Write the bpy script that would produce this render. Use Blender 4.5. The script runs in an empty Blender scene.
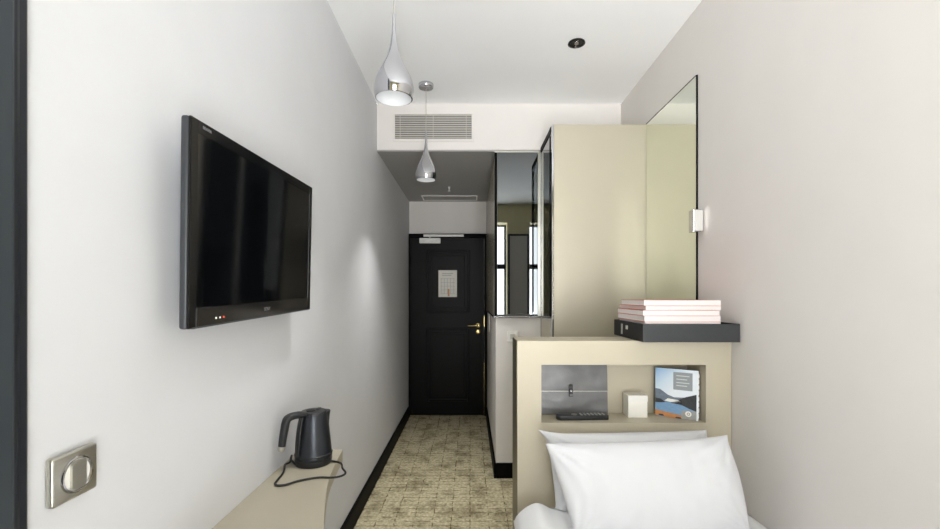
import bpy, bmesh, math, random
from mathutils import Vector, Matrix, noise

random.seed(7)
SC = bpy.context.scene
COL = SC.collection
PI = math.pi

# ------------------------------------------------------------------ frame of the place
F = 444.0                    # focal length in pixels of the 940 px wide frame
EYE = 1.346                  # camera height
CEIL = 2.772
SOFF = 2.418                 # underside of the corridor bulkhead
XL, XR = -0.69, 1.12         # side walls
YD = 5.04                    # door wall
YS = 3.29                    # bulkhead face / half wall
YB = -0.36                   # window wall
XC = 0.192                   # corridor right wall

# ------------------------------------------------------------------ materials
def new_mat(name):
    m = bpy.data.materials.new(name)
    m.use_nodes = True
    nt = m.node_tree
    return m, nt, nt.nodes['Principled BSDF']

def lin(c):
    return tuple(((v/255)/12.92 if v/255 <= 0.04045 else (((v/255)+0.055)/1.055)**2.4) for v in c) + (1,)

def setp(b, rough=0.5, metal=0.0, spec=None, coat=None, trans=None):
    b.inputs['Roughness'].default_value = rough
    b.inputs['Metallic'].default_value = metal
    if spec is not None: b.inputs['Specular IOR Level'].default_value = spec
    if coat is not None: b.inputs['Coat Weight'].default_value = coat
    if trans is not None: b.inputs['Transmission Weight'].default_value = trans

def mat(name, rgb, rough=0.5, metal=0.0, spec=None, coat=None, var=0.04, scale=30.0, bump=0.0, bscale=None, stretch=None):
    """principled with a faint procedural mottling and an optional fine bump"""
    m, nt, b = new_mat(name)
    N, L = nt.nodes, nt.links
    setp(b, rough, metal, spec, coat)
    tc = N.new('ShaderNodeTexCoord')
    mp = N.new('ShaderNodeMapping')
    L.new(tc.outputs['Object'], mp.inputs['Vector'])
    if stretch: mp.inputs['Scale'].default_value = stretch
    n = N.new('ShaderNodeTexNoise')
    n.inputs['Scale'].default_value = scale
    n.inputs['Detail'].default_value = 4
    L.new(mp.outputs['Vector'], n.inputs['Vector'])
    r = N.new('ShaderNodeValToRGB')
    c = lin(rgb)
    r.color_ramp.elements[0].position = 0.3
    r.color_ramp.elements[1].position = 0.7
    r.color_ramp.elements[0].color = tuple(max(0, v*(1-var)) for v in c[:3]) + (1,)
    r.color_ramp.elements[1].color = tuple(min(1, v*(1+var)) for v in c[:3]) + (1,)
    L.new(n.outputs['Fac'], r.inputs['Fac'])
    L.new(r.outputs['Color'], b.inputs['Base Color'])
    if bump:
        n2 = N.new('ShaderNodeTexNoise')
        n2.inputs['Scale'].default_value = bscale or scale*4
        n2.inputs['Detail'].default_value = 3
        L.new(mp.outputs['Vector'], n2.inputs['Vector'])
        bp = N.new('ShaderNodeBump')
        bp.inputs['Strength'].default_value = bump
        bp.inputs['Distance'].default_value = 0.002
        L.new(n2.outputs['Fac'], bp.inputs['Height'])
        L.new(bp.outputs['Normal'], b.inputs['Normal'])
    return m

def emit_mat(name, rgb, strength):
    m, nt, b = new_mat(name)
    b.inputs['Base Color'].default_value = lin(rgb)
    b.inputs['Emission Color'].default_value = lin(rgb)
    b.inputs['Emission Strength'].default_value = strength
    return m

def carpet_mat():
    m, nt, b = new_mat('carpet')
    N, L = nt.nodes, nt.links
    setp(b, 0.95, 0, 0.1)
    tc = N.new('ShaderNodeTexCoord')
    # wobble
    nz = N.new('ShaderNodeTexNoise'); nz.inputs['Scale'].default_value = 14; nz.inputs['Detail'].default_value = 2
    L.new(tc.outputs['Object'], nz.inputs['Vector'])
    sub = N.new('ShaderNodeVectorMath'); sub.operation = 'SUBTRACT'; sub.inputs[1].default_value = (0.5, 0.5, 0.5)
    L.new(nz.outputs['Color'], sub.inputs[0])
    sc = N.new('ShaderNodeVectorMath'); sc.operation = 'SCALE'; sc.inputs['Scale'].default_value = 0.018
    L.new(sub.outputs[0], sc.inputs[0])
    add = N.new('ShaderNodeVectorMath'); add.operation = 'ADD'
    L.new(tc.outputs['Object'], add.inputs[0]); L.new(sc.outputs[0], add.inputs[1])
    br = N.new('ShaderNodeTexBrick')
    br.offset = 0.0; br.squash = 1.0
    br.inputs['Scale'].default_value = 1
    br.inputs['Brick Width'].default_value = 0.112
    br.inputs['Row Height'].default_value = 0.052
    br.inputs['Mortar Size'].default_value = 0.0048
    br.inputs['Mortar Smooth'].default_value = 0.5
    br.inputs['Color1'].default_value = lin((208, 199, 170))
    br.inputs['Color2'].default_value = lin((198, 189, 160))
    br.inputs['Mortar'].default_value = lin((118, 106, 78))
    L.new(add.outputs[0], br.inputs['Vector'])
    base = N.new('ShaderNodeTexNoise'); base.inputs['Scale'].default_value = 60; base.inputs['Detail'].default_value = 3
    L.new(tc.outputs['Object'], base.inputs['Vector'])
    # break the joints up
    bk = N.new('ShaderNodeTexNoise'); bk.inputs['Scale'].default_value = 22; bk.inputs['Detail'].default_value = 2
    L.new(tc.outputs['Object'], bk.inputs['Vector'])
    bkr = N.new('ShaderNodeValToRGB'); bkr.color_ramp.elements[0].position = 0.40; bkr.color_ramp.elements[1].position = 0.6
    L.new(bk.outputs['Fac'], bkr.inputs['Fac'])
    mx = N.new('ShaderNodeMix'); mx.data_type = 'RGBA'
    mx.inputs[6].default_value = lin((205, 196, 167))
    L.new(bkr.outputs['Color'], mx.inputs[0]); L.new(br.outputs['Color'], mx.inputs[7])
    # trodden dark blotches
    bl = N.new('ShaderNodeTexNoise'); bl.inputs['Scale'].default_value = 6.5; bl.inputs['Detail'].default_value = 6; bl.inputs['Roughness'].default_value = 0.68
    mp = N.new('ShaderNodeMapping'); mp.inputs['Scale'].default_value = (1.0, 0.8, 1); mp.inputs['Location'].default_value = (3.1, 1.7, 0)
    L.new(tc.outputs['Object'], mp.inputs['Vector']); L.new(mp.outputs[0], bl.inputs['Vector'])
    blr = N.new('ShaderNodeValToRGB'); blr.color_ramp.elements[0].position = 0.47; blr.color_ramp.elements[1].position = 0.69
    blr.color_ramp.elements[0].color = (1, 1, 1, 1); blr.color_ramp.elements[1].color = (0.33, 0.30, 0.26, 1)
    L.new(bl.outputs['Fac'], blr.inputs['Fac'])
    mu = N.new('ShaderNodeMix'); mu.data_type = 'RGBA'; mu.blend_type = 'MULTIPLY'; mu.inputs[0].default_value = 1
    L.new(mx.outputs[2], mu.inputs[6]); L.new(blr.outputs['Color'], mu.inputs[7])
    gr = N.new('ShaderNodeValToRGB')
    gr.color_ramp.elements[0].position = 0.3; gr.color_ramp.elements[0].color = (0.60, 0.58, 0.53, 1)
    gr.color_ramp.elements[1].position = 0.7; gr.color_ramp.elements[1].color = (1.15, 1.15, 1.13, 1)
    L.new(base.outputs['Fac'], gr.inputs['Fac'])
    mu2 = N.new('ShaderNodeMix'); mu2.data_type = 'RGBA'; mu2.blend_type = 'MULTIPLY'; mu2.inputs[0].default_value = 1
    L.new(mu.outputs[2], mu2.inputs[6]); L.new(gr.outputs['Color'], mu2.inputs[7])
    L.new(mu2.outputs[2], b.inputs['Base Color'])
    bp = N.new('ShaderNodeBump'); bp.inputs['Strength'].default_value = 0.6; bp.inputs['Distance'].default_value = 0.004
    L.new(base.outputs['Fac'], bp.inputs['Height']); L.new(bp.outputs['Normal'], b.inputs['Normal'])
    return m

M = {}
M['wall'] = mat('wall_paint', (213, 214, 217), 0.7, var=0.012, scale=6, bump=0.04, bscale=220)
M['wall_beige'] = mat('beige_wall_paint', (223, 219, 215), 0.7, var=0.012, scale=6, bump=0.04, bscale=220)
M['ceiling'] = mat('ceiling_paint', (246, 247, 248), 0.8, var=0.005, scale=5)
M['soffit'] = mat('soffit_grey', (160, 158, 155), 0.6, var=0.02, scale=5)  # one even grey for the underside, darker than the bulkhead face
M['olive'] = mat('olive_wall_paint', (212, 203, 165), 0.7, var=0.02, scale=5)
M['black_gloss'] = mat('black_gloss_paint', (12, 12, 13), 0.55, var=0.1, scale=8, spec=0.06)
M['door_black'] = mat('black_door_paint', (14, 14, 15), 0.42, var=0.1, scale=8, spec=0.14)
M['slate'] = mat('slate_blue_grey_paint', (46, 53, 59), 0.45, var=0.06, scale=9)
M['slate_dark'] = mat('dark_slate_paint', (24, 29, 38), 0.35, var=0.06, scale=9)
M['carpet'] = carpet_mat()
M['champagne'] = mat('champagne_lacquer', (188, 180, 160), 0.45, 0.08, spec=0.3, var=0.02, scale=3, bump=0.02, bscale=300)
M['panel'] = mat('champagne_panel', (186, 179, 160), 0.38, 0.3, var=0.02, scale=3, bump=0.02, bscale=300)
M['desk'] = mat('taupe_desk_lacquer', (172, 165, 147), 0.38, var=0.02, scale=4)
M['mirror'] = mat('mirror_silver', (234, 238, 226), 0.015, 1.0, var=0.0)
M['grey_mirror'] = mat('grey_tinted_mirror', (104, 107, 108), 0.02, 1.0, var=0.0)
M['pale_pane'] = mat('beige_glass_pane', (176, 170, 152), 0.25, 0.3, var=0.02)
M['chrome'] = mat('chrome', (196, 196, 200), 0.07, 1.0, var=0.0)
M['satin_steel'] = mat('satin_steel', (196, 194, 184), 0.32, 1.0, var=0.03, scale=40, stretch=(1, 1, 12))
M['brass'] = mat('brass', (206, 184, 122), 0.2, 1.0, var=0.02)
M['tv_plastic'] = mat('black_gloss_plastic', (12, 12, 14), 0.12, var=0.05, spec=0.35)
M['tv_side'] = mat('dark_grey_plastic', (52, 55, 60), 0.4, var=0.05)
M['tv_bar'] = mat('smoky_plastic', (36, 34, 32), 0.1, var=0.05, spec=0.45)
M['screen'] = mat('tv_screen_glass', (6, 7, 9), 0.06, var=0.0, spec=0.5)
M['tv_text'] = mat('silver_print', (120, 120, 120), 0.4, var=0.0)
M['led_red'] = emit_mat('red_indicator', (215, 70, 50), 0.6)
M['led_white'] = emit_mat('white_indicator', (225, 225, 215), 0.4)
M['kettle'] = mat('brushed_black_steel', (62, 65, 70), 0.33, 0.85, var=0.05, scale=60, stretch=(1, 1, 0.05))
M['black_plastic'] = mat('black_plastic', (30, 31, 33), 0.42, var=0.05)
M['rubber'] = mat('black_rubber', (24, 24, 25), 0.55, var=0.05)
M['linen'] = mat('white_cotton', (212, 213, 216), 0.85, var=0.01, scale=8, bump=0.06, bscale=500)
M['duvet'] = mat('white_duvet_cotton', (228, 229, 231), 0.85, var=0.01, scale=8, bump=0.06, bscale=500)
M['mattress'] = mat('mattress_ticking', (225, 224, 220), 0.85, var=0.02)
M['bed_base'] = mat('taupe_fabric', (120, 112, 100), 0.9, var=0.08, scale=120)
M['tray'] = mat('black_leatherette', (46, 48, 50), 0.42, var=0.06, scale=60, bump=0.15, bscale=260)
M['tray_side'] = mat('black_leatherette_lining', (20, 20, 21), 0.6, var=0.06, scale=60)
M['paper'] = mat('page_paper', (238, 236, 234), 0.8, var=0.02, scale=60, stretch=(1, 1, 60))
M['spine'] = mat('white_book_spine', (218, 212, 210), 0.5, var=0.01)
M['orange'] = mat('coral_cover', (216, 118, 92), 0.45, var=0.03)
M['leather'] = mat('dark_grey_leather', (104, 104, 104), 0.4, 0.4, var=0.12, scale=18, bump=0.25, bscale=120)
M['leather_edge'] = mat('black_leather_edge', (34, 34, 35), 0.5, var=0.05)
M['white_card'] = mat('white_card', (240, 238, 230), 0.6, var=0.01)
M['white_plastic'] = mat('white_plastic', (236, 235, 230), 0.35, var=0.01)
M['print_grey'] = mat('grey_print', (176, 176, 172), 0.7, var=0.0)
M['grille'] = mat('grille_slats_paint', (196, 192, 185), 0.5, var=0.01)
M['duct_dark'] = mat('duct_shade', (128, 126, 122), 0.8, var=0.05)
M['lamp_inner'] = mat('lamp_white_enamel', (235, 236, 238), 0.45, var=0.0)
M['bulb'] = mat('frosted_bulb', (240, 238, 232), 0.4, var=0.0)
M['diffuser'] = emit_mat('lamp_diffuser', (196, 195, 190), 0.06)
M['downlight_dark'] = mat('dark_reflector', (66, 66, 66), 0.25, 0.8, var=0.05)
# printed cover of the standing book
def cover_print():
    m, nt, b = new_mat('cover_sky_print'); setp(b, 0.35)
    N, L = nt.nodes, nt.links
    tc = N.new('ShaderNodeTexCoord'); sx = N.new('ShaderNodeSeparateXYZ'); L.new(tc.outputs['Object'], sx.inputs[0])
    a = N.new('ShaderNodeMath'); a.operation = 'MULTIPLY_ADD'; a.inputs[1].default_value = -4.2; a.inputs[2].default_value = 0.0; L.new(sx.outputs['X'], a.inputs[0])
    c = N.new('ShaderNodeMath'); c.operation = 'MULTIPLY_ADD'; c.inputs[1].default_value = 4.6; L.new(sx.outputs['Z'], c.inputs[0]); L.new(a.outputs[0], c.inputs[2])
    r = N.new('ShaderNodeValToRGB'); e = r.color_ramp.elements
    e[0].position = 0.2; e[0].color = lin((232, 238, 244)); e[1].position = 1.0; e[1].color = lin((140, 182, 222))
    k = e.new(0.6); k.color = lin((206, 224, 240))
    L.new(c.outputs[0], r.inputs['Fac']); L.new(r.outputs['Color'], b.inputs['Base Color'])
    return m
M['sky_print'] = cover_print()
M['hill_far'] = mat('cover_far_hill_print', (112, 124, 138), 0.35, var=0.10, scale=90)
M['hill_near'] = mat('cover_near_hill_print', (58, 60, 62), 0.35, var=0.15, scale=90)
M['lake_print'] = mat('cover_lake_print', (126, 164, 200), 0.35, var=0.10, scale=60, stretch=(1, 1, 6))
M['shore_print'] = mat('cover_shore_print', (160, 162, 160), 0.35, var=0.1, scale=80)
M['orange_print'] = mat('cover_orange_print', (206, 144, 92), 0.35, var=0.05, scale=80)
M['text_block'] = mat('cover_grey_block_print', (150, 156, 158), 0.35, var=0.0)
M['text_line'] = mat('cover_pale_text_print', (206, 212, 212), 0.35, var=0.0)

# ------------------------------------------------------------------ building helpers
WORLD = {}           # world matrix of every parent

class MB:
    def __init__(s):
        s.bm = bmesh.new()
    def box(s, x0, x1, y0, y1, z0, z1, bev=0.0, seg=2, mtx=None):
        x0, x1 = min(x0, x1), max(x0, x1); y0, y1 = min(y0, y1), max(y0, y1); z0, z1 = min(z0, z1), max(z0, z1)
        b = bmesh.new()
        bmesh.ops.create_cube(b, size=1)
        for v in b.verts:
            v.co = Vector(((x0+x1)/2 + v.co.x*(x1-x0), (y0+y1)/2 + v.co.y*(y1-y0), (z0+z1)/2 + v.co.z*(z1-z0)))
        if bev:
            bmesh.ops.bevel(b, geom=b.edges[:], offset=bev, segments=seg, profile=0.5, affect='EDGES')
        return s.merge(b, mtx)
    def merge(s, b, mtx=None):
        if mtx is not None: bmesh.ops.transform(b, matrix=mtx, verts=b.verts[:])
        me = bpy.data.meshes.new('tmp'); b.to_mesh(me); b.free()
        s.bm.from_mesh(me); bpy.data.meshes.remove(me)
        return s
    def lathe(s, prof, c=(0, 0, 0), seg=40, axis='Z', mtx=None):
        """prof: list of (r, h); r = 0 closes"""
        b = bmesh.new(); rings = []
        for r, h in prof:
            if r < 1e-6: rings.append([b.verts.new((0, 0, h))])
            else: rings.append([b.verts.new((r*math.cos(2*PI*i/seg), r*math.sin(2*PI*i/seg), h)) for i in range(seg)])
        for a, d in zip(rings, rings[1:]):
            for i in range(seg):
                j = (i+1) % seg
                if len(a) == 1 and len(d) == 1: continue
                if len(a) == 1: b.faces.new((a[0], d[i], d[j]))
                elif len(d) == 1: b.faces.new((a[i], d[0], a[j]))
                else: b.faces.new((a[i], d[i], d[j], a[j]))
        R = Matrix.Identity(4)
        if axis == 'X': R = Matrix.Rotation(PI/2, 4, 'Y')
        if axis == 'Y': R = Matrix.Rotation(PI/2, 4, 'X')
        T = Matrix.Translation(Vector(c)) @ R
        if mtx is not None: T = mtx @ T
        return s.merge(b, T)
    def tube(s, pts, r, seg=10, smooth=6, closed=False):
        """round tube through pts (Catmull-Rom); r is a number or one per point"""
        P = [Vector(p) for p in pts]; n = len(P)
        rr = r if isinstance(r, (list, tuple)) else [r]*n
        Q, RR = [], []
        for i in range(n-1):
            p0, p1, p2, p3 = P[max(i-1, 0)], P[i], P[i+1], P[min(i+2, n-1)]
            for k in range(smooth):
                t = k/smooth
                Q.append(0.5*((2*p1) + (p2-p0)*t + (2*p0-5*p1+4*p2-p3)*t*t + (3*p1-p0-3*p2+p3)*t**3))
                RR.append(rr[i]*(1-t) + rr[i+1]*t)
        Q.append(P[-1]); RR.append(rr[-1])
        b = bmesh.new(); rings = []
        up = Vector((0, 0, 1)); nprev = None
        for i, q in enumerate(Q):
            t = (Q[min(i+1, len(Q)-1)] - Q[max(i-1, 0)]).normalized()
            if nprev is None:
                nprev = t.cross(up) if abs(t.dot(up)) < 0.95 else t.cross(Vector((1, 0, 0)))
                nprev.normalize()
            nn = (nprev - t*nprev.dot(t)).normalized(); nprev = nn
            bb = t.cross(nn)
            rings.append([b.verts.new(q + (nn*math.cos(2*PI*k/seg) + bb*math.sin(2*PI*k/seg))*RR[i]) for k in range(seg)])
        for a, d in zip(rings, rings[1:]):
            for k in range(seg):
                b.faces.new((a[k], a[(k+1) % seg], d[(k+1) % seg], d[k]))
        b.faces.new(rings[0][::-1]); b.faces.new(rings[-1])
        return s.merge(b)
    def prism(s, poly, d0, d1, plane='XY', bev=0.0, mtx=None):
        """extrude a polygon; plane XY -> along Z, XZ -> along Y, YZ -> along X"""
        f = {'XY': lambda a, c, d: (a, c, d), 'XZ': lambda a, c, d: (a, d, c), 'YZ': lambda a, c, d: (d, a, c)}[plane]
        b = bmesh.new()
        A = [b.verts.new(f(p[0], p[1], d0)) for p in poly]; B = [b.verts.new(f(p[0], p[1], d1)) for p in poly]
        b.faces.new(A); b.faces.new(B[::-1])
        n = len(poly)
        for i in range(n): b.faces.new((A[i], B[i], B[(i+1) % n], A[(i+1) % n]))
        bmesh.ops.recalc_face_normals(b, faces=b.faces[:])
        if bev: bmesh.ops.bevel(b, geom=b.edges[:], offset=bev, segments=2, profile=0.5, affect='EDGES')
        return s.merge(b, mtx)
    def faces(s, verts, faces, mtx=None):
        b = bmesh.new(); V = [b.verts.new(v) for v in verts]
        for f in faces: b.faces.new([V[i] for i in f])
        return s.merge(b, mtx)
    def build(s, name, material, parent=None, smooth=False, angle=35, normals=True):
        if normals: bmesh.ops.recalc_face_normals(s.bm, faces=s.bm.faces[:])
        me = bpy.data.meshes.new(name); s.bm.to_mesh(me); s.bm.free()
        me.materials.append(material)
        o = bpy.data.objects.new(name, me); COL.objects.link(o)
        if parent is not None:
            me.transform(WORLD[parent.name].inverted())
            o.parent = parent; WORLD[o.name] = WORLD[parent.name]
        else: WORLD[o.name] = Matrix.Identity(4)
        if smooth:
            me.polygons.foreach_set('use_smooth', [True]*len(me.polygons))
            try: me.set_sharp_from_angle(angle=math.radians(angle))
            except Exception: pass
        return o

def thing(name, label, cat, loc, rot=(0, 0, 0), group=None, kind=None):
    o = bpy.data.objects.new(name, None); COL.objects.link(o)
    o.empty_display_size = 0.05
    o.location = loc; o.rotation_euler = rot
    from mathutils import Euler
    WORLD[o.name] = Matrix.Translation(Vector(loc)) @ Euler(rot).to_matrix().to_4x4()
    return tag(o, label, cat, group, kind)

def tag(o, label, cat, group=None, kind=None):
    o['label'] = label; o['category'] = cat
    if group: o['group'] = group
    if kind: o['kind'] = kind
    return o

def struct(o, label=None, cat=None):
    o['kind'] = 'structure'
    if label: o['label'] = label
    if cat: o['category'] = cat
    return o

def plabel(o, label):
    o['label'] = label
    return o

def text_mesh(body, size, name, material, parent, mtx, depth=0.0004):
    cu = bpy.data.curves.new('txt', 'FONT'); cu.body = body; cu.size = size; cu.extrude = depth
    cu.align_x = 'CENTER'; cu.align_y = 'CENTER'
    t = bpy.data.objects.new('txt', cu); COL.objects.link(t)
    dg = bpy.context.evaluated_depsgraph_get()
    me = bpy.data.meshes.new_from_object(t.evaluated_get(dg))
    bpy.data.objects.remove(t); bpy.data.curves.remove(cu)
    mb = MB(); me.transform(mtx); mb.bm.from_mesh(me); bpy.data.meshes.remove(me)
    return mb.build(name, material, parent, normals=False)

# ------------------------------------------------------------------ room shell
T = 0.10
TB = 0.32                    # window reveals, made deep to hold light off the near left wall
struct(MB().box(XL-T, XR+T, YB-TB, YD+T, -T, 0).build('floor', M['carpet']),
       'beige patterned carpet with dark trodden patches running to the black door', 'floor')
struct(MB().box(XL-T, XR+T, YB-TB, YS-0.001, CEIL, CEIL+T).build('ceiling', M['ceiling']), 'smooth white room ceiling above the bed and pendants', 'ceiling')
struct(MB().box(XL-T, XL, YB-TB, YD+T, 0.0, CEIL).build('wall_left', M['wall']), 'pale grey wall carrying the television and the desk', 'wall')
struct(MB().box(XR, XR+T, YB-TB, YD+T, 0.0, CEIL).build('wall_right', M['wall_beige']), 'pale warm grey wall beside the bed', 'wall')
struct(MB().box(XL+0.001, XR-0.001, YD, YD+T, 0.0, SOFF).build('wall_far', M['wall_beige']), 'beige end wall around the black door', 'wall')
struct(MB().box(XL+0.001, XR-0.001, YS, YD+T, SOFF+0.012, CEIL+T).build('wall_bulkhead', M['wall_beige']), 'beige bulkhead face holding the air vent grille', 'wall')
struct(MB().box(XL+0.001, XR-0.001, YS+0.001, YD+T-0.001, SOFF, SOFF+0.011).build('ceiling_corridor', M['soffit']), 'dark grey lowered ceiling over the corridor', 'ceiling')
# half wall block of the bathroom that closes the corridor on the right
struct(MB().box(XC, XR-0.002, YS, YD-0.001, 0.0, SOFF-0.001).build('wall_partition', M['wall_beige']), 'beige partition wall below the grey corner mirror', 'wall')

# window wall behind the viewer: two openings and an olive pier between them
WZ0, WZ1 = 0.12, 2.49
A0, A1, B0, B1 = -0.10, 0.58, 0.93, 1.10  # unseen left side of the wide opening placed to even out the light
mb = MB()
mb.box(XL, XR, YB-TB, YB, WZ1, CEIL-0.001)
mb.box(XL, XR, YB-TB, YB, 0.001, WZ0)
mb.box(XL+0.001, A0, YB-TB, YB, WZ0, WZ1)
mb.box(A1, B0, YB-TB, YB, WZ0, WZ1)
mb.box(B1, XR-0.001, YB-TB, YB, WZ0, WZ1)
struct(mb.build('wall_back', M['olive']), 'olive window wall seen only in the mirrors', 'wall')
for k, (a, b) in enumerate(((A0, A1), (B0, B1))):
    w = thing('window_%d' % (k+1), 'dark framed window in the window wall, seen only in the mirrors', 'window', ((a+b)/2, YB, WZ0), kind='structure')
    m = MB(); y0, y1 = YB-TB+0.03, YB-TB+0.08; t = 0.03
    m.box(a, a+t, y0, y1, WZ0, WZ1); m.box(b-t, b, y0, y1, WZ0, WZ1)
    m.box(a+t, b-t, y0, y1, WZ0, WZ0+0.05); m.box(a+t, b-t, y0, y1, WZ1-t, WZ1)
    m.box(a+t, b-t, y0, y1, 1.78, 1.86)
    if b-a > 0.5: m.box((a+b)/2-0.03, (a+b)/2+0.03, y0, y1, WZ0+0.05, WZ1-t)
    m.build('window_frame', M['slate_dark'], w)
p = thing('wall_panel', 'dark framed panel on the olive pier between windows, seen only in mirrors', 'panel', ((A1+B0)/2, YB, 0.1))
MB().box(A1+0.025, B0-0.03, YB+0.001, YB+0.02, 0.1, 2.28).build('board', M['grille'], p)
m = MB()
m.box(A1+0.01, A1+0.04, YB+0.001, YB+0.03, 0.08, 2.31); m.box(B0-0.04, B0-0.01, YB+0.001, YB+0.03, 0.08, 2.31)
m.box(A1+0.04, B0-0.04, YB+0.001, YB+0.03, 2.28, 2.31); m.box(A1+0.04, B0-0.04, YB+0.001, YB+0.03, 0.08, 0.11)
m.build('frame', M['slate_dark'], p)

# dark moulded casing at the left edge of the view
tr = thing('trim_1', 'dark slate moulded casing standing at the near end of the pale left wall', 'trim', (XL, 0.55, 0), kind='structure')
MB().box(XL+0.0005, XL+0.012, 0.640, 0.6825, 0.0, CEIL-0.001, 0.004).build('edge_bead', M['slate_dark'], tr)
MB().box(XL+0.0005, XL+0.030, 0.620, 0.6556, 0.0, CEIL-0.001, 0.008, 3).build('moulding', M['slate_dark'], tr)
MB().box(XL+0.0005, XL+0.045, 0.20, 0.632, 0.0, CEIL-0.001, 0.006).build('casing_board', M['slate'], tr)

# baseboards
BH = 0.112
def skirting(name, label, boxes):
    m = MB()
    for (x0, x1, y0, y1) in boxes: m.box(x0, x1, y0, y1, 0.0, BH, 0.003)
    struct(m.build(name, M['black_gloss']), label, 'baseboard')
skirting('baseboard_left', 'glossy black skirting along the pale left wall', [(XL, XL+0.018, 0.70, YD)])
skirting('baseboard_partition', 'glossy black skirting around the foot of the partition corner', [(XC-0.016, XC, YS-0.016, YD-0.02), (XC+0.0005, 0.52, YS-0.016, YS-0.0005)])
# ------------------------------------------------------------------ entrance door
def px(x, y, Y):
    s = F/Y
    return (x-470)/s, EYE-(y-296)/s
d = thing('door_1', 'black panelled entrance door at the end of the corridor', 'door', (-0.25, YD, 0), kind='structure')
DX0, DX1, DZ = -0.672, 0.158, 2.0
yf = YD-0.045
m = MB()
m.box(DX0-0.017, DX0-0.001, YD-0.06, YD, 0, 2.045); m.box(DX1+0.004, XC-0.001, YD-0.06, YD, 0, 2.045)
m.box(DX0-0.001, DX1+0.004, YD-0.06, YD, DZ+0.004, 2.045)
m.build('door_frame', M['black_gloss'], d)
m = MB()
m.box(DX0, DX1, yf, YD-0.003, 0.006, DZ, 0.002)
leaf = m.build('door_leaf', M['door_black'], d)
def moulding(x0, x1, z0, z1):
    m = MB(); w = 0.028
    for (a, b, c, e) in ((x0, x0+w, z0, z1), (x1-w, x1, z0, z1), (x0+w, x1-w, z0, z0+w), (x0+w, x1-w, z1-w, z1)):
        m.box(a, b, yf-0.014, yf+0.002, c, e, 0.006, 3)
    m.box(x0+w+0.03, x1-w-0.03, yf-0.006, yf+0.002, z0+w+0.03, z1-w-0.03, 0.005)
    m.build('panel_moulding', M['door_black'], leaf)
moulding(-0.49, 0.0, 1.16, 1.86)
moulding(-0.49, 0.0, 0.16, 0.98)
hz = px(478, 325, YD)
h = MB(); h.lathe([(0, 0.0), (0.025, 0.0), (0.025, 0.007), (0.012, 0.010), (0.010, 0.045), (0, 0.045)], (hz[0], yf, hz[1]), 24, 'Y')
h.tube([(hz[0], yf-0.042, hz[1]), (hz[0]-0.02, yf-0.046, hz[1]+0.001), (hz[0]-0.075, yf-0.044, hz[1]-0.004), (hz[0]-0.115, yf-0.042, hz[1]-0.002)], [0.010, 0.010, 0.008, 0.007], 12)
plabel(h.build('door_handle', M['brass'], d, True), 'brass lever handle')
kz = px(478, 331.5, YD)
h = MB(); h.lathe([(0, 0.0), (0.024, 0.0), (0.024, 0.006), (0.008, 0.008), (0.008, 0.018), (0, 0.018)], (kz[0], yf, kz[1]), 24, 'Y')
plabel(h.build('keyhole_plate', M['brass'], d, True), 'round brass keyhole plate')
h = MB(); h.box(DX1-0.001, DX1+0.004, yf-0.002, yf+0.03, 0.01, 0.60); h.box(DX1-0.001, DX1+0.004, yf-0.002, yf+0.03, 1.0, 1.12)
h.build('strike_strip', M['brass'], d)
for zz in (0.25, 1.0, 1.75):
    h = MB(); h.lathe([(0, -0.045), (0.007, -0.045), (0.007, 0.045), (0, 0.045)], (DX0-0.002, yf-0.006, zz), 12)
    h.build('hinge', M['black_gloss'], d, True)
m = MB(); m.box(-0.565, -0.330, yf-0.045, yf-0.001, 1.935, 1.995, 0.006)
cl = plabel(m.build('door_closer', M['white_plastic'], d), 'white door closer box')
m = MB(); m.box(-0.52, -0.07, YD-0.085, YD-0.066, 2.008, 2.034, 0.003); m.tube([(-0.45, yf-0.02, 1.99), (-0.45, yf-0.02, 2.022)], 0.008, 10)
m.box(-0.12, -0.09, YD-0.067, YD-0.059, 2.01, 2.03)
m.build('closer_arm', M['white_plastic'], cl)
# notice on the door
n0 = px(438.6, 297, yf); n1 = px(457, 270.3, yf)
no = thing('door_notice', 'white printed notice sheet fixed to the upper panel of the black door', 'notice', ((n0[0]+n1[0])/2, yf-0.02, n0[1]))
MB().box(n0[0], n1[0], yf-0.021, yf-0.0175, n0[1], n1[1], 0.0005).build('sheet', M['white_card'], no)
m = MB(); y0, y1 = yf-0.0222, yf-0.0211
w, hh = n1[0]-n0[0], n1[1]-n0[1]
for k in range(5): m.box(n0[0]+w*(0.14+0.17*k), n0[0]+w*(0.145+0.17*k)+0.002, y0, y1, n0[1]+hh*0.12, n0[1]+hh*0.70)
for k in range(5): m.box(n0[0]+w*0.12, n1[0]-w*0.12, y0, y1, n0[1]+hh*(0.12+0.14*k), n0[1]+hh*(0.12+0.14*k)+0.0025)
for k in range(2): m.box(n0[0]+w*0.2, n1[0]-w*(0.3-0.1*k), y0, y1, n0[1]+hh*(0.80+0.07*k), n0[1]+hh*(0.82+0.07*k))
m.build('plan_print', M['print_grey'], no)
m = MB(); m.box(n0[0]+w*0.50, n0[0]+w*0.60, y0-0.0006, y1, n0[1]+hh*0.03, n0[1]+hh*0.30)
plabel(m.build('plan_mark', M['orange_print'], no), 'yellowish mark on the plan')

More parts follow.
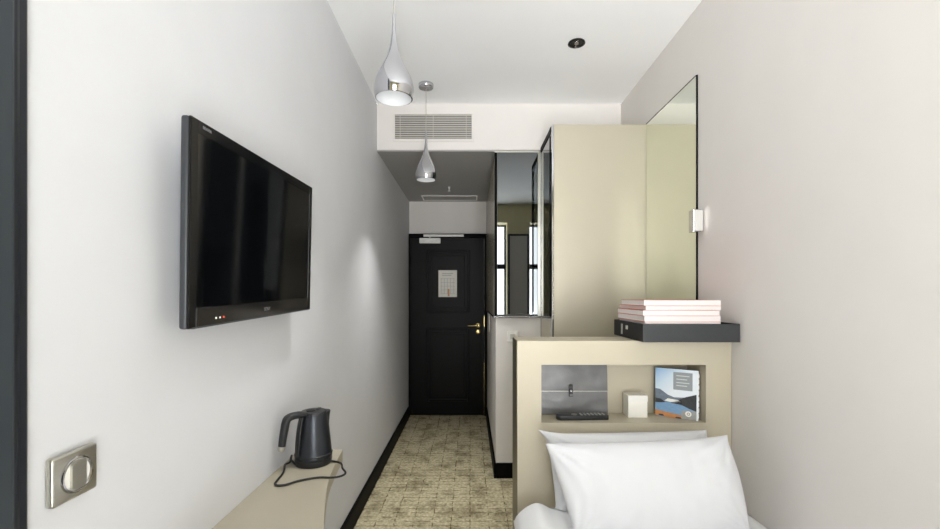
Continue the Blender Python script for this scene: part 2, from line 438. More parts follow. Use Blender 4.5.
# ------------------------------------------------------------------ ceiling fittings
# air vent
v0 = px(395, 139.3, YS); v1 = px(471.6, 114.9, YS)
v = thing('air_vent', 'long beige slatted air vent grille on the bulkhead face', 'vent', ((v0[0]+v1[0])/2, YS, v0[1]))
m = MB(); t = 0.016; ya, yb_ = YS-0.010, YS-0.0005
m.box(v0[0]-t, v1[0]+t, ya, yb_, v1[1], v1[1]+t, 0.002); m.box(v0[0]-t, v1[0]+t, ya, yb_, v0[1]-t, v0[1], 0.002)
m.box(v0[0]-t, v0[0], ya, yb_, v0[1], v1[1], 0.002); m.box(v1[0], v1[0]+t, ya, yb_, v0[1], v1[1], 0.002)
m.build('frame', M['wall_beige'], v)
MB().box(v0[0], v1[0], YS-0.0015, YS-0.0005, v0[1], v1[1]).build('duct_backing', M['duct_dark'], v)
m = MB(); ns = 11; hgt = v1[1]-v0[1]
for k in range(ns):
    z = v0[1] + hgt*(k+0.5)/ns
    R = Matrix.Translation(((v0[0]+v1[0])/2, YS-0.0065, z)) @ Matrix.Rotation(math.radians(28), 4, 'X')
    m.box(-(v1[0]-v0[0])/2, (v1[0]-v0[0])/2, -0.0045, 0.0045, -0.0028, 0.0028, mtx=R)
for fr in (0.07, 0.5, 0.93):
    x = v0[0] + (v1[0]-v0[0])*fr
    m.box(x-0.002, x+0.002, YS-0.0125, YS-0.0095, v0[1], v1[1])
m.build('slats', M['grille'], v)

def pendant(X, Y, zb, H, W, label, watts):
    t = thing('pendant_lamp', label, 'lamp', (X, Y, zb), group='chrome pendant lamps')
    k = W/0.151
    out = [(0.0052, 1.0), (0.0058, 0.90), (0.0080, 0.79), (0.0125, 0.66), (0.0170, 0.59), (0.0235, 0.52), (0.0310, 0.46), (0.0400, 0.40), (0.0510, 0.335), (0.0618, 0.27),
           (0.0695, 0.205), (0.0738, 0.145), (0.0750, 0.095), (0.0735, 0.05), (0.0700, 0.0)]
    prof = [(0.0, H)] + [(r*k, h*H) for r, h in out][::1]
    inn = [(r*k-0.004, h*H+0.001) for r, h in out if r > 0.03][::-1]
    s = MB(); s.lathe(prof + [(0.066*k, -0.001)], (X, Y, zb), 56)
    sh = s.build('lamp_shade', M['chrome'], t, True, 60)
    s = MB(); s.lathe([(0.0661*k, -0.0008)] + [(max(r, 0.005), h) for r, h in inn[0:]] + [(0, inn[-1][1]+0.004)], (X, Y, zb), 56)
    plabel(s.build('inner_reflector', M['lamp_inner'], sh, True, 60), 'white inside of the shade')
    s = MB(); s.lathe([(0, 0.08*H/0.345), (0.018, 0.086*H/0.345), (0.026, 0.105*H/0.345), (0.02, 0.125*H/0.345), (0.012, 0.14*H/0.345), (0, 0.141*H/0.345)], (X, Y, zb), 24)
    s.build('bulb', M['bulb'], t, True, 60)
    s = MB(); s.tube([(X, Y, zb+H-0.004), (X, Y, CEIL-0.02)], 0.0022, 8, 1)
    s.build('cord', M['satin_steel'], t, True)
    s = MB(); s.lathe([(0, -0.030), (0.030, -0.030), (0.046, -0.027), (0.050, -0.022), (0.050, -0.0005), (0, -0.0005)], (X, Y, CEIL), 40)
    s.build('canopy', M['chrome'], t, True, 40)
    L = bpy.data.lights.new('pendant_fill', 'AREA'); L.shape = 'DISK'; L.size = 0.10; L.energy = watts; L.color = (1, 0.985, 0.965); L.spread = math.radians(95)  # disc light added below the shade to lift the corridor
    o = bpy.data.objects.new('pendant_fill', L); COL.objects.link(o); o.location = (X, Y, zb-0.004)
    return t
pendant(-0.281, 1.64, 2.076, 0.312, 0.148, 'nearer chrome teardrop pendant lamp with its cord running up out of the frame', 3.5)
pendant(-0.296, 2.99, 2.129, 0.325, 0.143, 'farther chrome teardrop pendant lamp hanging in front of the air vent, canopy visible', 7)

dl = thing('downlight', 'small dark round recessed downlight in the white ceiling', 'lamp', (0.60, 2.5, CEIL))
m = MB(); m.lathe([(0.047, -0.0005), (0.048, -0.006), (0.042, -0.008), (0.038, -0.004), (0.0375, -0.0005)], (0.60, 2.5, CEIL), 40)
m.build('trim_ring', M['downlight_dark'], dl, True, 60)
m = MB(); m.lathe([(0, -0.001), (0.0375, -0.002)], (0.60, 2.5, CEIL), 40)
m.build('reflector', M['downlight_dark'], dl, True)
m = MB(); m.lathe([(0, -0.007), (0.012, -0.006), (0.014, -0.002)], (0.60, 2.5, CEIL), 24)
m.box(0.597, 0.603, 2.464, 2.536, CEIL-0.006, CEIL-0.003)
m.build('lens', M['chrome'], dl, True)

sp = thing('ceiling_sprinkler', 'small chrome sprinkler head under the dark corridor ceiling', 'sprinkler', (-0.205, 4.35, SOFF))
m = MB(); m.lathe([(0, -0.003), (0.026, -0.003), (0.028, -0.0005), (0, -0.0005)], (-0.205, 4.35, SOFF), 24); m.build('rosette', M['soffit'], sp, True, 40)
m = MB(); m.lathe([(0, -0.045), (0.015, -0.045), (0.015, -0.042), (0.004, -0.040), (0.005, -0.02), (0.009, -0.018), (0.009, -0.003), (0, -0.003)], (-0.205, 4.35, SOFF), 20)
m.build('nozzle', M['white_plastic'], sp, True, 40)
xa, xb = -0.52, 0.08
ha = thing('access_hatch', 'pale flush access hatch in the dark corridor ceiling just before the door', 'hatch', ((xa+xb)/2, 4.84, SOFF))
MB().box(xa+0.013, xb-0.013, 4.753, 4.947, SOFF-0.003, SOFF-0.0004).build('panel', M['soffit'], ha)
m = MB(); m.box(xa, xb, 4.735, 4.752, SOFF-0.006, SOFF-0.0004); m.box(xa, xb, 4.948, 4.96, SOFF-0.006, SOFF-0.0004); m.box(xa, xa+0.012, 4.752, 4.948, SOFF-0.006, SOFF-0.0004); m.box(xb-0.012, xb, 4.752, 4.948, SOFF-0.006, SOFF-0.0004)
m.build('frame', M['white_plastic'], ha)

# ------------------------------------------------------------------ corner mirror, wardrobe, wall mirror
LEDGE = 1.183
cm = thing('corner_mirror', 'tall grey tinted mirror cladding the partition corner above a chrome ledge', 'mirror', (XC, YS, LEDGE))
MB().box(XC+0.010, 0.500, YS-0.010, YS-0.001, LEDGE+0.016, SOFF-0.012).build('front_pane', M['grey_mirror'], cm)
MB().box(XC-0.010, XC-0.001, YS+0.010, YD-0.075, LEDGE+0.016, SOFF-0.012).build('side_pane', M['pale_pane'], cm)
m = MB(); m.box(XC-0.010, XC+0.009, YS-0.011, YS+0.009, LEDGE+0.016, SOFF-0.012, 0.003); m.build('corner_trim', M['black_gloss'], cm)
m = MB(); m.box(XC-0.013, 0.521, YS-0.018, YS-0.0005, LEDGE, LEDGE+0.0155, 0.003); m.box(XC-0.018, XC-0.0005, YS-0.018, YD-0.075, LEDGE, LEDGE+0.0155, 0.003)
m.build('ledge', M['chrome'], cm)
m = MB(); m.box(XC-0.010, 0.521, YS-0.012, YS-0.0005, SOFF-0.0115, SOFF-0.0015); m.box(0.5005, 0.521, YS-0.014, YS-0.0005, LEDGE+0.016, SOFF-0.012, 0.003)
plabel(m.build('pale_trim', M['satin_steel'], cm), 'pale metal edge strip')

WX, WY, WT = 0.525, 2.81, 2.432
wd = thing('wardrobe', 'tall champagne lacquered wardrobe standing behind the headboard', 'wardrobe', (0.82, 3.05, 0))
MB().box(WX+0.006, XR-0.003, WY, YS-0.003, 0.0, WT, 0.002).build('body', M['panel'], wd)
dm = MB().box(WX-0.003, WX+0.005, WY+0.035, YS-0.035, LEDGE+0.016, WT-0.035).build('sliding_door', M['grey_mirror'], wd)
plabel(dm, 'grey mirrored sliding door on the corridor side')
m = MB(); y0, y1 = WY+0.001, YS-0.022
m.box(WX-0.006, WX+0.006, y0, y0+0.033, 0.0, WT-0.001, 0.002); m.box(WX-0.006, WX+0.006, y1-0.012, y1, 0.0, WT-0.001, 0.002)
m.box(WX-0.006, WX+0.006, y0+0.033, y1-0.012, LEDGE, LEDGE+0.015)
m.build('door_frame', M['chrome'], wd)
m = MB(); m.box(WX-0.008, WX+0.006, y0+0.033, y1-0.012, WT-0.034, WT-0.001); m.box(WX-0.010, WX-0.004, y0+0.06, y0+0.07, LEDGE+0.03, WT-0.05)
m.build('door_track', M['black_gloss'], wd)
MB().box(WX-0.002, WX+0.006, y0+0.034, y1-0.013, 0.0, LEDGE-0.001).build('lower_panel', M['panel'], wd)

wm = thing('wall_mirror', 'tall frameless mirror fixed to the right wall beside the wardrobe', 'mirror', (XR, 2.5, 1.16))
MB().box(XR-0.007, XR-0.001, 2.185, WY-0.004, 0.3, 2.43, 0.0008).build('glass', M['mirror'], wm)
MB().box(XR-0.0085, XR-0.0012, 2.179, 2.1845, 0.3, 2.432).build('dark_edge', M['black_gloss'], wm)
MB().box(XR-0.0085, XR-0.0012, 2.1845, WY-0.004, 2.4305, 2.433).build('dark_edge', M['black_gloss'], wm)

wl = thing('wall_lamp', 'small chrome and white reading lamp on the near edge of the tall wall mirror', 'lamp', (XR, 2.15, 1.65))
MB().box(XR-0.048, XR-0.0088, 2.131, 2.178, 1.655, 1.763, 0.003).build('housing', M['chrome'], wl)
MB().box(XR-0.044, XR-0.004, 2.1265, 2.1305, 1.659, 1.759, 0.0015).build('diffuser', M['diffuser'], wl)
MB().box(XR-0.010, XR-0.0006, 2.132, 2.176, 1.67, 1.75).build('mount', M['chrome'], wl)
L = bpy.data.lights.new('wall_lamp_light', 'AREA'); L.shape = 'RECTANGLE'; L.size = 0.04; L.size_y = 0.09; L.energy = 0.07; L.color = (1, 0.97, 0.92)
o = bpy.data.objects.new('wall_lamp_light', L); COL.objects.link(o); o.location = (XR-0.024, 2.1245, 1.709); o.rotation_euler = (-PI/2, 0, math.radians(-25))

# small switches on the partition
so = thing('wall_switch', 'small square white switch on the partition wall behind the headboard corner', 'switch', (0.322, YS, 1.03))
a = px(507.5, 341.5, YS); b = px(518.0, 331, YS)
MB().box(a[0], b[0], YS-0.009, YS-0.0005, a[1], b[1], 0.003).build('plate', M['white_plastic'], so)
MB().box(a[0]+0.02, b[0]-0.02, YS-0.013, YS-0.0085, a[1]+0.02, b[1]-0.02, 0.002).build('button', M['satin_steel'], so)
cs = thing('key_switch', 'narrow white card switch on the corridor side of the partition near the door', 'switch', (XC, 4.45, 1.1))
MB().box(XC-0.012, XC-0.0005, 4.30, 4.38, 1.00, 1.175, 0.003).build('plate', M['white_plastic'], cs)
MB().box(XC-0.016, XC-0.0118, 4.32, 4.36, 1.06, 1.13, 0.002).build('slot', M['satin_steel'], cs)

# ------------------------------------------------------------------ left wall: switch, television, desk, kettle
ls = thing('light_switch', 'square satin steel light switch with round rocker near the dark casing', 'switch', (XL, 0.76, 1.0))
m = MB(); m.box(XL+0.0005, XL+0.015, 0.718, 0.806, 0.9995, 1.081, 0.005, 3); m.build('plate', M['satin_steel'], ls, True)
cy, cz = 0.762, 1.0405
m = MB(); m.lathe([(0.0255, 0.0), (0.0275, 0.004), (0.030, 0.0035), (0.031, 0.0)], (XL+0.015, cy, cz), 48, 'X'); m.build('ring', M['chrome'], ls, True, 60)
m = MB(); m.lathe([(0, 0.0012), (0.0255, 0.0012), (0.0255, 0)], (XL+0.015, cy, cz), 48, 'X'); plabel(m.build('dial', M['white_plastic'], ls, True), 'pale dial behind the rocker')
pts = []
for k in range(13):
    a_ = math.radians(-52 + 104*k/12); pts.append((cy+0.0155*math.cos(0)*1.0, 0))
poly = []
r = 0.0245
for k in range(13):
    a_ = math.radians(54 + 72*k/12); poly.append((cy + r*math.cos(a_), cz + r*math.sin(a_)))
for k in range(13):
    a_ = math.radians(234 + 72*k/12); poly.append((cy + r*math.cos(a_), cz + r*math.sin(a_)))
m = MB(); m.prism(poly, XL+0.0155, XL+0.0205, 'YZ', 0.001); m.build('rocker', M['satin_steel'], ls)

# television: local frame x = along wall (+Y), y = out of the wall, z = up
TW, TH = 0.732, 0.464
tvl = Vector((-0.6085, 1.325, 1.515))
ey = Vector((0, 1, 0)); 
roll = math.radians(1.75); tilt = math.radians(1.75)
# columns: local x -> world along wall, local y -> world +X (out), local z -> up
base = Matrix(((0, 1, 0), (1, 0, 0), (0, 0, 1))).to_4x4()
Mt = Matrix.Translation(tvl) @ Matrix.Rotation(tilt, 4, 'Y') @ Matrix.Rotation(roll, 4, 'X') @ base
tv = thing('television', 'black glossy flat television mounted on the pale left wall', 'television', tuple(tvl))
def tbox(m, x0, x1, y0, y1, z0, z1, bev=0.0, seg=2): m.box(x0, x1, y0, y1, z0, z1, bev, seg, Mt); return m
W2, H2 = TW/2, TH/2
m = MB(); tbox(m, -W2, W2, -0.020, -0.002, -H2, H2, 0.006, 3); tbox(m, -W2+0.10, W2-0.10, -0.05, -0.019, -H2+0.07, H2-0.07, 0.01, 2)
m.build('housing', M['tv_side'], tv, True)
m = MB(); t = 0.026; tb = 0.046
tbox(m, -W2+0.001, -W2+t, -0.003, 0.004, -H2+0.001, H2-0.001, 0.002); tbox(m, W2-t, W2-0.001, -0.003, 0.004, -H2+0.001, H2-0.001, 0.002)
tbox(m, -W2+t, W2-t, -0.003, 0.004, H2-t-0.004, H2-0.001, 0.002); m.build('bezel', M['tv_plastic'], tv)
m = MB(); tbox(m, -W2+t-0.001, W2-t+0.001, -0.003, 0.0025, -H2+tb-0.001, H2-t-0.003); m.build('screen', M['screen'], tv)
m = MB(); tbox(m, -W2+t+0.0003, W2-t-0.0003, -0.003, 0.0045, -H2+0.001, -H2+tb, 0.002); plabel(m.build('lower_bar', M['tv_bar'], tv), 'smoky translucent looking bar below the screen')
m = MB(); tbox(m, -W2+0.008, W2-0.008, 0.0042, 0.0055, -H2+0.0005, -H2+0.004); m.build('lower_lip', M['tv_side'], tv)
def tv_text(body, size, x, z, name, label):
    # text plane: reads along +local x seen from the room -> mirrored axes handled by basis
    B = Mt @ Matrix(((1, 0, 0, x), (0, 0, 1, 0.0044), (0, 1, 0, z), (0, 0, 0, 1)))
    plabel(text_mesh(body, size, name, M['tv_text'], tv, B), label)
tv_text('SONY', 0.015, 0.005, -H2+0.024, 'logo', 'silver maker lettering under the screen')
tv_text('BRAVIA', 0.010, -0.308, H2-0.0135, 'logo', 'silver lettering at the top corner')
for x, mm, nm in ((-0.267, 'led_white', 'indicator_light'), (-0.250, 'led_white', 'indicator_light'), (-0.234, 'led_red', 'indicator_light')):
    m = MB(); tbox(m, x, x+0.006, 0.0038, 0.0051, -H2+0.016, -H2+0.0205); o = m.build(nm, M[mm], tv)
    if mm == 'led_red': plabel(o, 'red indicator light')
m = MB(); m.box(XL+0.0005, -0.662, 1.20, 1.48, 1.42, 1.62, 0.004); m.build('wall_mount', M['tv_side'], tv)

# desk: slim shelf with a swept front edge
ZD = 0.7253
def dk(x, y, z=ZD):
    s = (y-296)/(EYE-z); return ((x-470)/s, F/s)
curve = [(-0.515, 1.795), (-0.500, 1.66), (-0.482, 1.53), (-0.458, 1.42), (-0.425, 1.30), (-0.392, 1.19), (-0.35, 1.08), (-0.31, 0.98), (-0.28, 0.88), (-0.265, 0.78), (-0.26, 0.72)]
cc = []
for i in range(len(curve)-1):
    p0, p1, p2, p3 = [Vector(curve[min(max(i+j, 0), len(curve)-1)]) for j in (-1, 0, 1, 2)]
    for k in range(6):
        t_ = k/6; q = 0.5*((2*p1)+(p2-p0)*t_+(2*p0-5*p1+4*p2-p3)*t_*t_+(3*p1-p0-3*p2+p3)*t_**3); cc.append((q.x, q.y))
cc.append(curve[-1])
dsk = thing('desk', 'slim taupe wall desk with a swept front edge under the television', 'desk', (-0.55, 1.3, 0.0))
m = MB(); m.prism([(XL+0.001, 0.72), (XL+0.001, 1.795)] + cc, ZD-0.048, ZD, 'XY'); m.build('desk_top', M['desk'], dsk)
m = MB(); m.box(XL+0.001, -0.56, 0.74, 0.78, 0.001, ZD-0.0485); m.build('side_panel', M['desk'], dsk)
m = MB(); m.box(XL+0.001, XL+0.03, 0.79, 1.75, ZD-0.13, ZD-0.0485); m.build('wall_rail', M['desk'], dsk)

# kettle
kc = Vector((-0.583, 1.655, ZD))
kt = thing('kettle', 'dark brushed steel electric kettle standing on the far end of the desk', 'kettle', tuple(kc))
hd = Vector((-0.60, -0.80, 0)).normalized(); sd = -hd; side = Vector((-hd.y, hd.x, 0))
KS = 0.935
def KP(r, z, w=0.0): return kc + hd*r + side*w + Vector((0, 0, z*KS))
m = MB(); m.lathe([(0, 0.0005), (0.064, 0.0005), (0.0655, 0.004), (0.0665, 0.018), (0.066, 0.0225), (0, 0.0225)], kc, 48); bs = m.build('power_base', M['black_plastic'], kt, True)
m = MB()
prof = [(0, 0.023), (0.0655, 0.023), (0.0672, 0.027), (0.0668, 0.034), (0.0655, 0.040), (0.064, 0.06), (0.061, 0.09), (0.0575, 0.12), (0.054, 0.15), (0.0505, 0.18), (0.0485, 0.196), (0.0465, 0.199), (0, 0.199)]
prof = [(r, z*KS if z > 0.03 else z) for r, z in prof]
b = bmesh.new(); seg = 64; rings = []
for r, z in prof:
    if r < 1e-6: rings.append([b.verts.new(kc + Vector((0, 0, z)))]); continue
    ring = []
    for i in range(seg):
        a_ = 2*PI*i/seg; dv = Vector((math.cos(a_), math.sin(a_), 0))
        c_ = dv.dot(sd); ext = 0
        if c_ > 0.72 and z > 0.13: ext = ((c_-0.72)/0.28)**1.6*0.020*((z-0.13)/0.055)**1.2
        ring.append(b.verts.new(kc + dv*(r+ext) + Vector((0, 0, z + (0.25*ext if z > 0.19 else 0)))))
    rings.append(ring)
for a, d2 in zip(rings, rings[1:]):
    for i in range(seg):
        j = (i+1) % seg
        if len(a) == 1: b.faces.new((a[0], d2[i], d2[j]))
        elif len(d2) == 1: b.faces.new((a[i], d2[0], a[j]))
        else: b.faces.new((a[i], d2[i], d2[j], a[j]))
m.merge(b); m.build('body', M['kettle'], kt, True, 50)
m = MB(); m.lathe([(0.066, 0.034), (0.0678, 0.035), (0.0678, 0.039), (0.0655, 0.0405)], kc, 48); m.build('base_ring', M['black_plastic'], kt, True)
m = MB(); m.lathe([(0.0475, 0.1866), (0.0472, 0.1900), (0.044, 0.1935), (0.030, 0.1952), (0, 0.1956)], kc, 40)
lid = m.build('lid', M['black_plastic'], kt, True)
m = MB(); m.lathe([(0.016, 0.195), (0.016, 0.1985), (0.012, 0.200), (0, 0.200)], kc + hd*0.012, 24); m.box(-0.006, 0.006, -0.018, 0.018, 0.195, 0.1975, 0.001, 2, Matrix.Translation(Vector((kc.x, kc.y, kc.z)) - hd*0.02)); m.build('lid_button', M['rubber'], lid, True)
# handle: flat oval section arm from the top and down
def oval(m, pts, wid, thk, seg=16):
    P = [Vector(p) for p in pts]; Q = []
    for i in range(len(P)-1):
        p0, p1, p2, p3 = P[max(i-1, 0)], P[i], P[i+1], P[min(i+2, len(P)-1)]
        for k in range(6):
            t_ = k/6; Q.append((0.5*((2*p1)+(p2-p0)*t_+(2*p0-5*p1+4*p2-p3)*t_*t_+(3*p1-p0-3*p2+p3)*t_**3), i+t_))
    Q.append((P[-1], len(P)-1))
    b = bmesh.new(); rings = []
    for i, (q, t_) in enumerate(Q):
        tg = (Q[min(i+1, len(Q)-1)][0]-Q[max(i-1, 0)][0]).normalized(); nn = side.cross(tg).normalized()
        i0 = min(int(t_), len(wid)-2); f_ = t_-i0
        w_ = wid[i0]*(1-f_)+wid[i0+1]*f_; h_ = thk[i0]*(1-f_)+thk[i0+1]*f_
        rings.append([b.verts.new(q + side*w_*math.copysign(abs(math.cos(2*PI*k/seg))**0.7, math.cos(2*PI*k/seg)) + nn*h_*math.copysign(abs(math.sin(2*PI*k/seg))**0.7, math.sin(2*PI*k/seg))) for k in range(seg)])
    for a, d2 in zip(rings, rings[1:]):
        for k in range(seg): b.faces.new((a[k], a[(k+1) % seg], d2[(k+1) % seg], d2[k]))
    b.faces.new(rings[0]); b.faces.new(rings[-1][::-1]); m.merge(b)
m = MB()
oval(m, [KP(0.030, 0.200), KP(0.058, 0.204), KP(0.090, 0.204), KP(0.108, 0.194), KP(0.1165, 0.160), KP(0.122, 0.128), KP(0.126, 0.100)],
     [0.022, 0.019, 0.016, 0.015, 0.0145, 0.0135, 0.0125], [0.008, 0.0115, 0.012, 0.012, 0.0118, 0.0112, 0.0105])
hn = m.build('handle', M['black_plastic'], kt, True, 50)
m = MB(); oval(m, [KP(0.1262, 0.0999), KP(0.1275, 0.090), KP(0.128, 0.083)], [0.0124, 0.0122, 0.010], [0.0104, 0.0102, 0.008])
plabel(m.build('handle_tip', M['satin_steel'], hn, True, 50), 'silver tip of the handle')
m = MB(); oval(m, [KP(0.051, 0.192), KP(0.058, 0.15), KP(0.064, 0.10), KP(0.068, 0.045)], [0.012, 0.012, 0.012, 0.012], [0.004, 0.006, 0.006, 0.004]); m.build('back_spine', M['black_plastic'], kt, True, 50)
zc = ZD+0.0045
def cp(x, y, dz=0.0):
    X, Y = dk(x, y, zc); return (max(X, XL+0.008), Y, zc+dz)
cpts = [tuple(KP(0.066, 0.008)), cp(291, 460, 0.002), cp(287, 457, 0.006), cp(290, 463, 0.004), cp(285, 465), cp(283, 473), cp(275, 484), cp(284, 485), cp(300, 480.5), cp(318, 477.5), cp(333, 477.5),
        cp(342, 476.0, 0.001), cp(345.5, 473.0, 0.001), cp(342.5, 468.5, 0.001), cp(341.0, 463.5, 0.0), cp(335, 461.5, 0.0), cp(327.5, 461, 0.002)]
m = MB(); m.tube(cpts, 0.0036, 10, 8); m.build('power_cord', M['rubber'], kt, True)

# ------------------------------------------------------------------ headboard with niche
HX0, HX1, HY0, HY1, HZ = 0.203, XR-0.003, 1.897, 2.092, 1.154
NX0, NX1, NZ0, NZ1, NYB = 0.305, 1.0085, 0.803, 1.052, 2.062
hb = thing('headboard', 'champagne lacquered headboard unit with an open niche behind the pillows', 'headboard', (0.66, 2.0, 0))
m = MB()
m.box(HX0, NX0, HY0, HY1, 0.001, HZ); m.box(NX1, HX1, HY0, HY1, 0.001, HZ)
m.box(NX0, NX1, HY0, HY1, 0.001, NZ0); m.box(NX0, NX1, HY0, HY1, NZ1, HZ)
m.box(NX0, NX1, NYB+0.003, HY1, NZ0, NZ1)
bmesh.ops.remove_doubles(m.bm, verts=m.bm.verts[:], dist=1e-5)
m.build('body', M['champagne'], hb, normals=True)
MB().box(NX0+0.0005, NX1-0.0005, NYB, NYB+0.0028, NZ0+0.0005, NZ1-0.0005).build('niche_back', M['champagne'], hb)
e = 0.0025
m = MB(); m.box(HX0-e, HX0-0.0002, HY0+0.001, HY1-0.001, 0.001, HZ-0.001); plabel(m.build('side_reflection', mat('champagne_reflection', (104, 98, 78), 0.35, 0.5, var=0.02), hb), 'side facing the corridor, coloured dark to imitate the corridor it reflects')  # thin slab with the dark corridor's reflection put into its colour

# black tray on the headboard
TX0, TX1, TY0, TY1, TZ0 = 0.714, 1.115, 1.832, 2.200, HZ+0.0008
tz = TZ0+0.076
tray = thing('tray', 'shallow black leatherette tray holding books on top of the headboard', 'tray', (0.91, 2.0, TZ0))
w_ = 0.005
m = MB(); m.box(TX0, TX1, TY0, TY0+w_, TZ0, tz, 0.0015); m.build('front_side', M['tray'], tray)
m = MB(); m.box(TX0, TX1, TY1-w_, TY1, TZ0, tz, 0.0015); m.box(TX1-w_, TX1, TY0+w_+0.0005, TY1-w_-0.0005, TZ0, tz, 0.0015); m.box(TX0+w_, TX1-w_, TY0+w_, TY1-w_, TZ0, TZ0+0.06); m.build('frame', M['tray_side'], tray)
m = MB(); m.box(TX0, TX0+w_, TY0+w_+0.0005, TY1-w_-0.0005, TZ0, tz, 0.0015); m.build('handle_side', M['tray_side'], tray)
m = MB(); m.box(TX0-0.004, TX0-0.0003, 2.075, 2.090, TZ0+0.014, TZ0+0.062, 0.001); m.build('hinge_plate', M['satin_steel'], tray)
m = MB(); m.lathe([(0, 0.004), (0.006, 0.004), (0.008, 0.0)], (TX0-0.0002, 2.015, TZ0+0.052), 16, 'X', None); m.box(TX0-0.006, TX0-0.0003, 2.005, 2.025, TZ0+0.040, TZ0+0.058, 0.002); m.build('latch', M['satin_steel'], tray)

def book(z0, th, x0, x1, y0, y1, rz, label):
    x0 -= 0.0072; x1 -= 0.0072
    cx, cy_ = (x0+x1)/2, (y0+y1)/2
    t = thing('book', label, 'book', (cx, cy_, z0), (0, 0, rz), group='white books stacked in the black tray')
    Rm = Matrix.Translation((cx, cy_, z0)) @ Matrix.Rotation(rz, 4, 'Z')
    hx, hy = (x1-x0)/2, (y1-y0)/2; c = 0.0013
    m = MB(); m.box(-hx, hx, -hy, hy, th-c, th, mtx=Rm); m.box(-hx, hx, -hy, hy, 0.0002, c, mtx=Rm); plabel(m.build('cover', M['orange'], t), 'coral red cover boards')
    m = MB(); m.box(-hx, hx, -hy-0.0006, -hy+0.0015, 0.0008, th-0.0008, 0.0005, mtx=Rm); plabel(m.build('spine', M['spine'], t), 'white spine')
    m = MB(); m.box(-hx+0.003, hx-0.003, -hy+0.0018, hy-0.003, c+0.0001, th-c-0.0001, mtx=Rm); m.build('pages', M['paper'], t)
zz = TZ0+0.0606
spec = [(0.0225, 0.735, 1.049, 1.845, 2.174, 0.0, 'bottom white book of the stack, half sunk in the black tray'),
        (0.0250, 0.732, 1.050, 1.848, 2.182, 0.004, 'white book second from the bottom of the stack in the black tray'),
        (0.0230, 0.728, 1.045, 1.846, 2.179, -0.008, 'white book in the middle of the stack in the black tray'),
        (0.0180, 0.738, 1.052, 1.850, 2.176, 0.006, 'thin white book directly beneath the topmost book of the stack'),
        (0.0235, 0.730, 1.050, 1.847, 2.130, 0.0, 'topmost white book of the stack with its coral red cover showing')]
tot = sum(s_[0] for s_ in spec)
for th, *rest in spec:
    lb = rest[-1]
    book(zz, th, *rest[:4], rest[4], lb); zz += th+0.0003

# dark leather folder standing in the niche
fo = thing('folder', 'dark grey leather folder with a metal snap leaning in the left of the niche', 'folder', (0.47, 2.03, NZ0))
lean = math.radians(4.2)
Fm = Matrix.Translation((0.3075, 2.030, NZ0+0.0012)) @ Matrix.Rotation(-lean, 4, 'X')
FW, FH = 0.322, 0.244
def fold_grid(m, z0, z1, y, tag_=0):
    nx, nz = 30, 18; V = []; Fc = []
    for j in range(nz+1):
        for i in range(nx+1):
            u, v_ = i/nx, j/nz
            z = z0+(z1-z0)*v_
            d_ = 0.004*math.exp(-((u-0.42)/0.22)**2)*math.sin(PI*v_) + 0.0015*noise.noise(Vector((u*6, v_*4+tag_, 0.3)))
            V.append((FW*u*(1-0.0*z), y-d_-0.0015, z))
    for j in range(nz):
        for i in range(nx):
            a = j*(nx+1)+i; Fc.append((a, a+1, a+nx+2, a+nx+1))
    m.faces(V, Fc, Fm)
m = MB(); m.box(0, FW, -0.001, 0.008, 0, FH, 0.001, 2, Fm); bk = m.build('back_cover', M['leather_edge'], fo)
m = MB(); fold_grid(m, 0.002, 0.1065, -0.003); lo = m.build('lower_panel', M['leather'], fo, True)
m = MB(); fold_grid(m, 0.1085, FH-0.001, -0.0055, 5); m.box(0, FW, -0.0075, -0.0035, 0.1065, 0.1090, 0.0005, 1, Fm); m.build('flap', M['leather'], fo, True)
m = MB(); m.box(0.0005, FW-0.0005, -0.0092, -0.0074, 0.1055, 0.1078, 0.0005, 1, Fm); plabel(m.build('crease_highlight', M['satin_steel'], fo), 'highlight on the crease of the flap, imitated by a pale strip')  # pale strip standing in for the highlight along the flap's crease
m = MB(); m.box(0.144, 0.162, -0.0155, -0.008, 0.083, 0.137, 0.0015, 2, Fm); sn = m.build('snap_tab', M['leather_edge'], fo)
m = MB(); m.lathe([(0, 0.0045), (0.004, 0.004), (0.0068, 0.0015), (0.007, 0)], (0.153, -0.0155, 0.108), 20, 'Y', Fm); plabel(m.build('snap_button', M['chrome'], sn, True), 'round metal snap button')
m = MB(); m.box(0.1460, 0.1600, -0.0163, -0.0156, 0.086, 0.094, 0.0003, 1, Fm); m.build('snap_plate', M['leather'], sn)

# remote control
ra = math.radians(3)
rm = thing('remote_control', 'black remote control lying in the niche in front of the leather folder', 'remote control', (0.49, 1.955, NZ0), (0, 0, ra))
Rr = Matrix.Translation((0.494, 1.958, NZ0+0.0008)) @ Matrix.Rotation(ra, 4, 'Z')
m = MB(); m.prism([(-0.115, -0.012), (-0.100, -0.022), (0.110, -0.024), (0.114, -0.016), (0.114, 0.016), (0.110, 0.024), (-0.100, 0.022), (-0.115, 0.012)], 0, 0.0205, 'XY', 0.003, Rr); m.build('body', M['black_plastic'], rm, True)
m = MB()
for i in range(7):
    for j in range(3):
        x = -0.005+0.0165*i; y = -0.013+0.013*j
        m.lathe([(0.0046, 0.0203), (0.0044, 0.0221), (0, 0.0225)], (x, y, 0), 10, 'Z', Rr)
m.build('buttons', M['print_grey'], rm, True)
m = MB(); m.lathe([(0.013, 0.0203), (0.013, 0.0219), (0.009, 0.0225), (0, 0.0221)], (-0.035, 0, 0), 24, 'Z', Rr); m.build('navigation_pad', M['satin_steel'], rm, True)

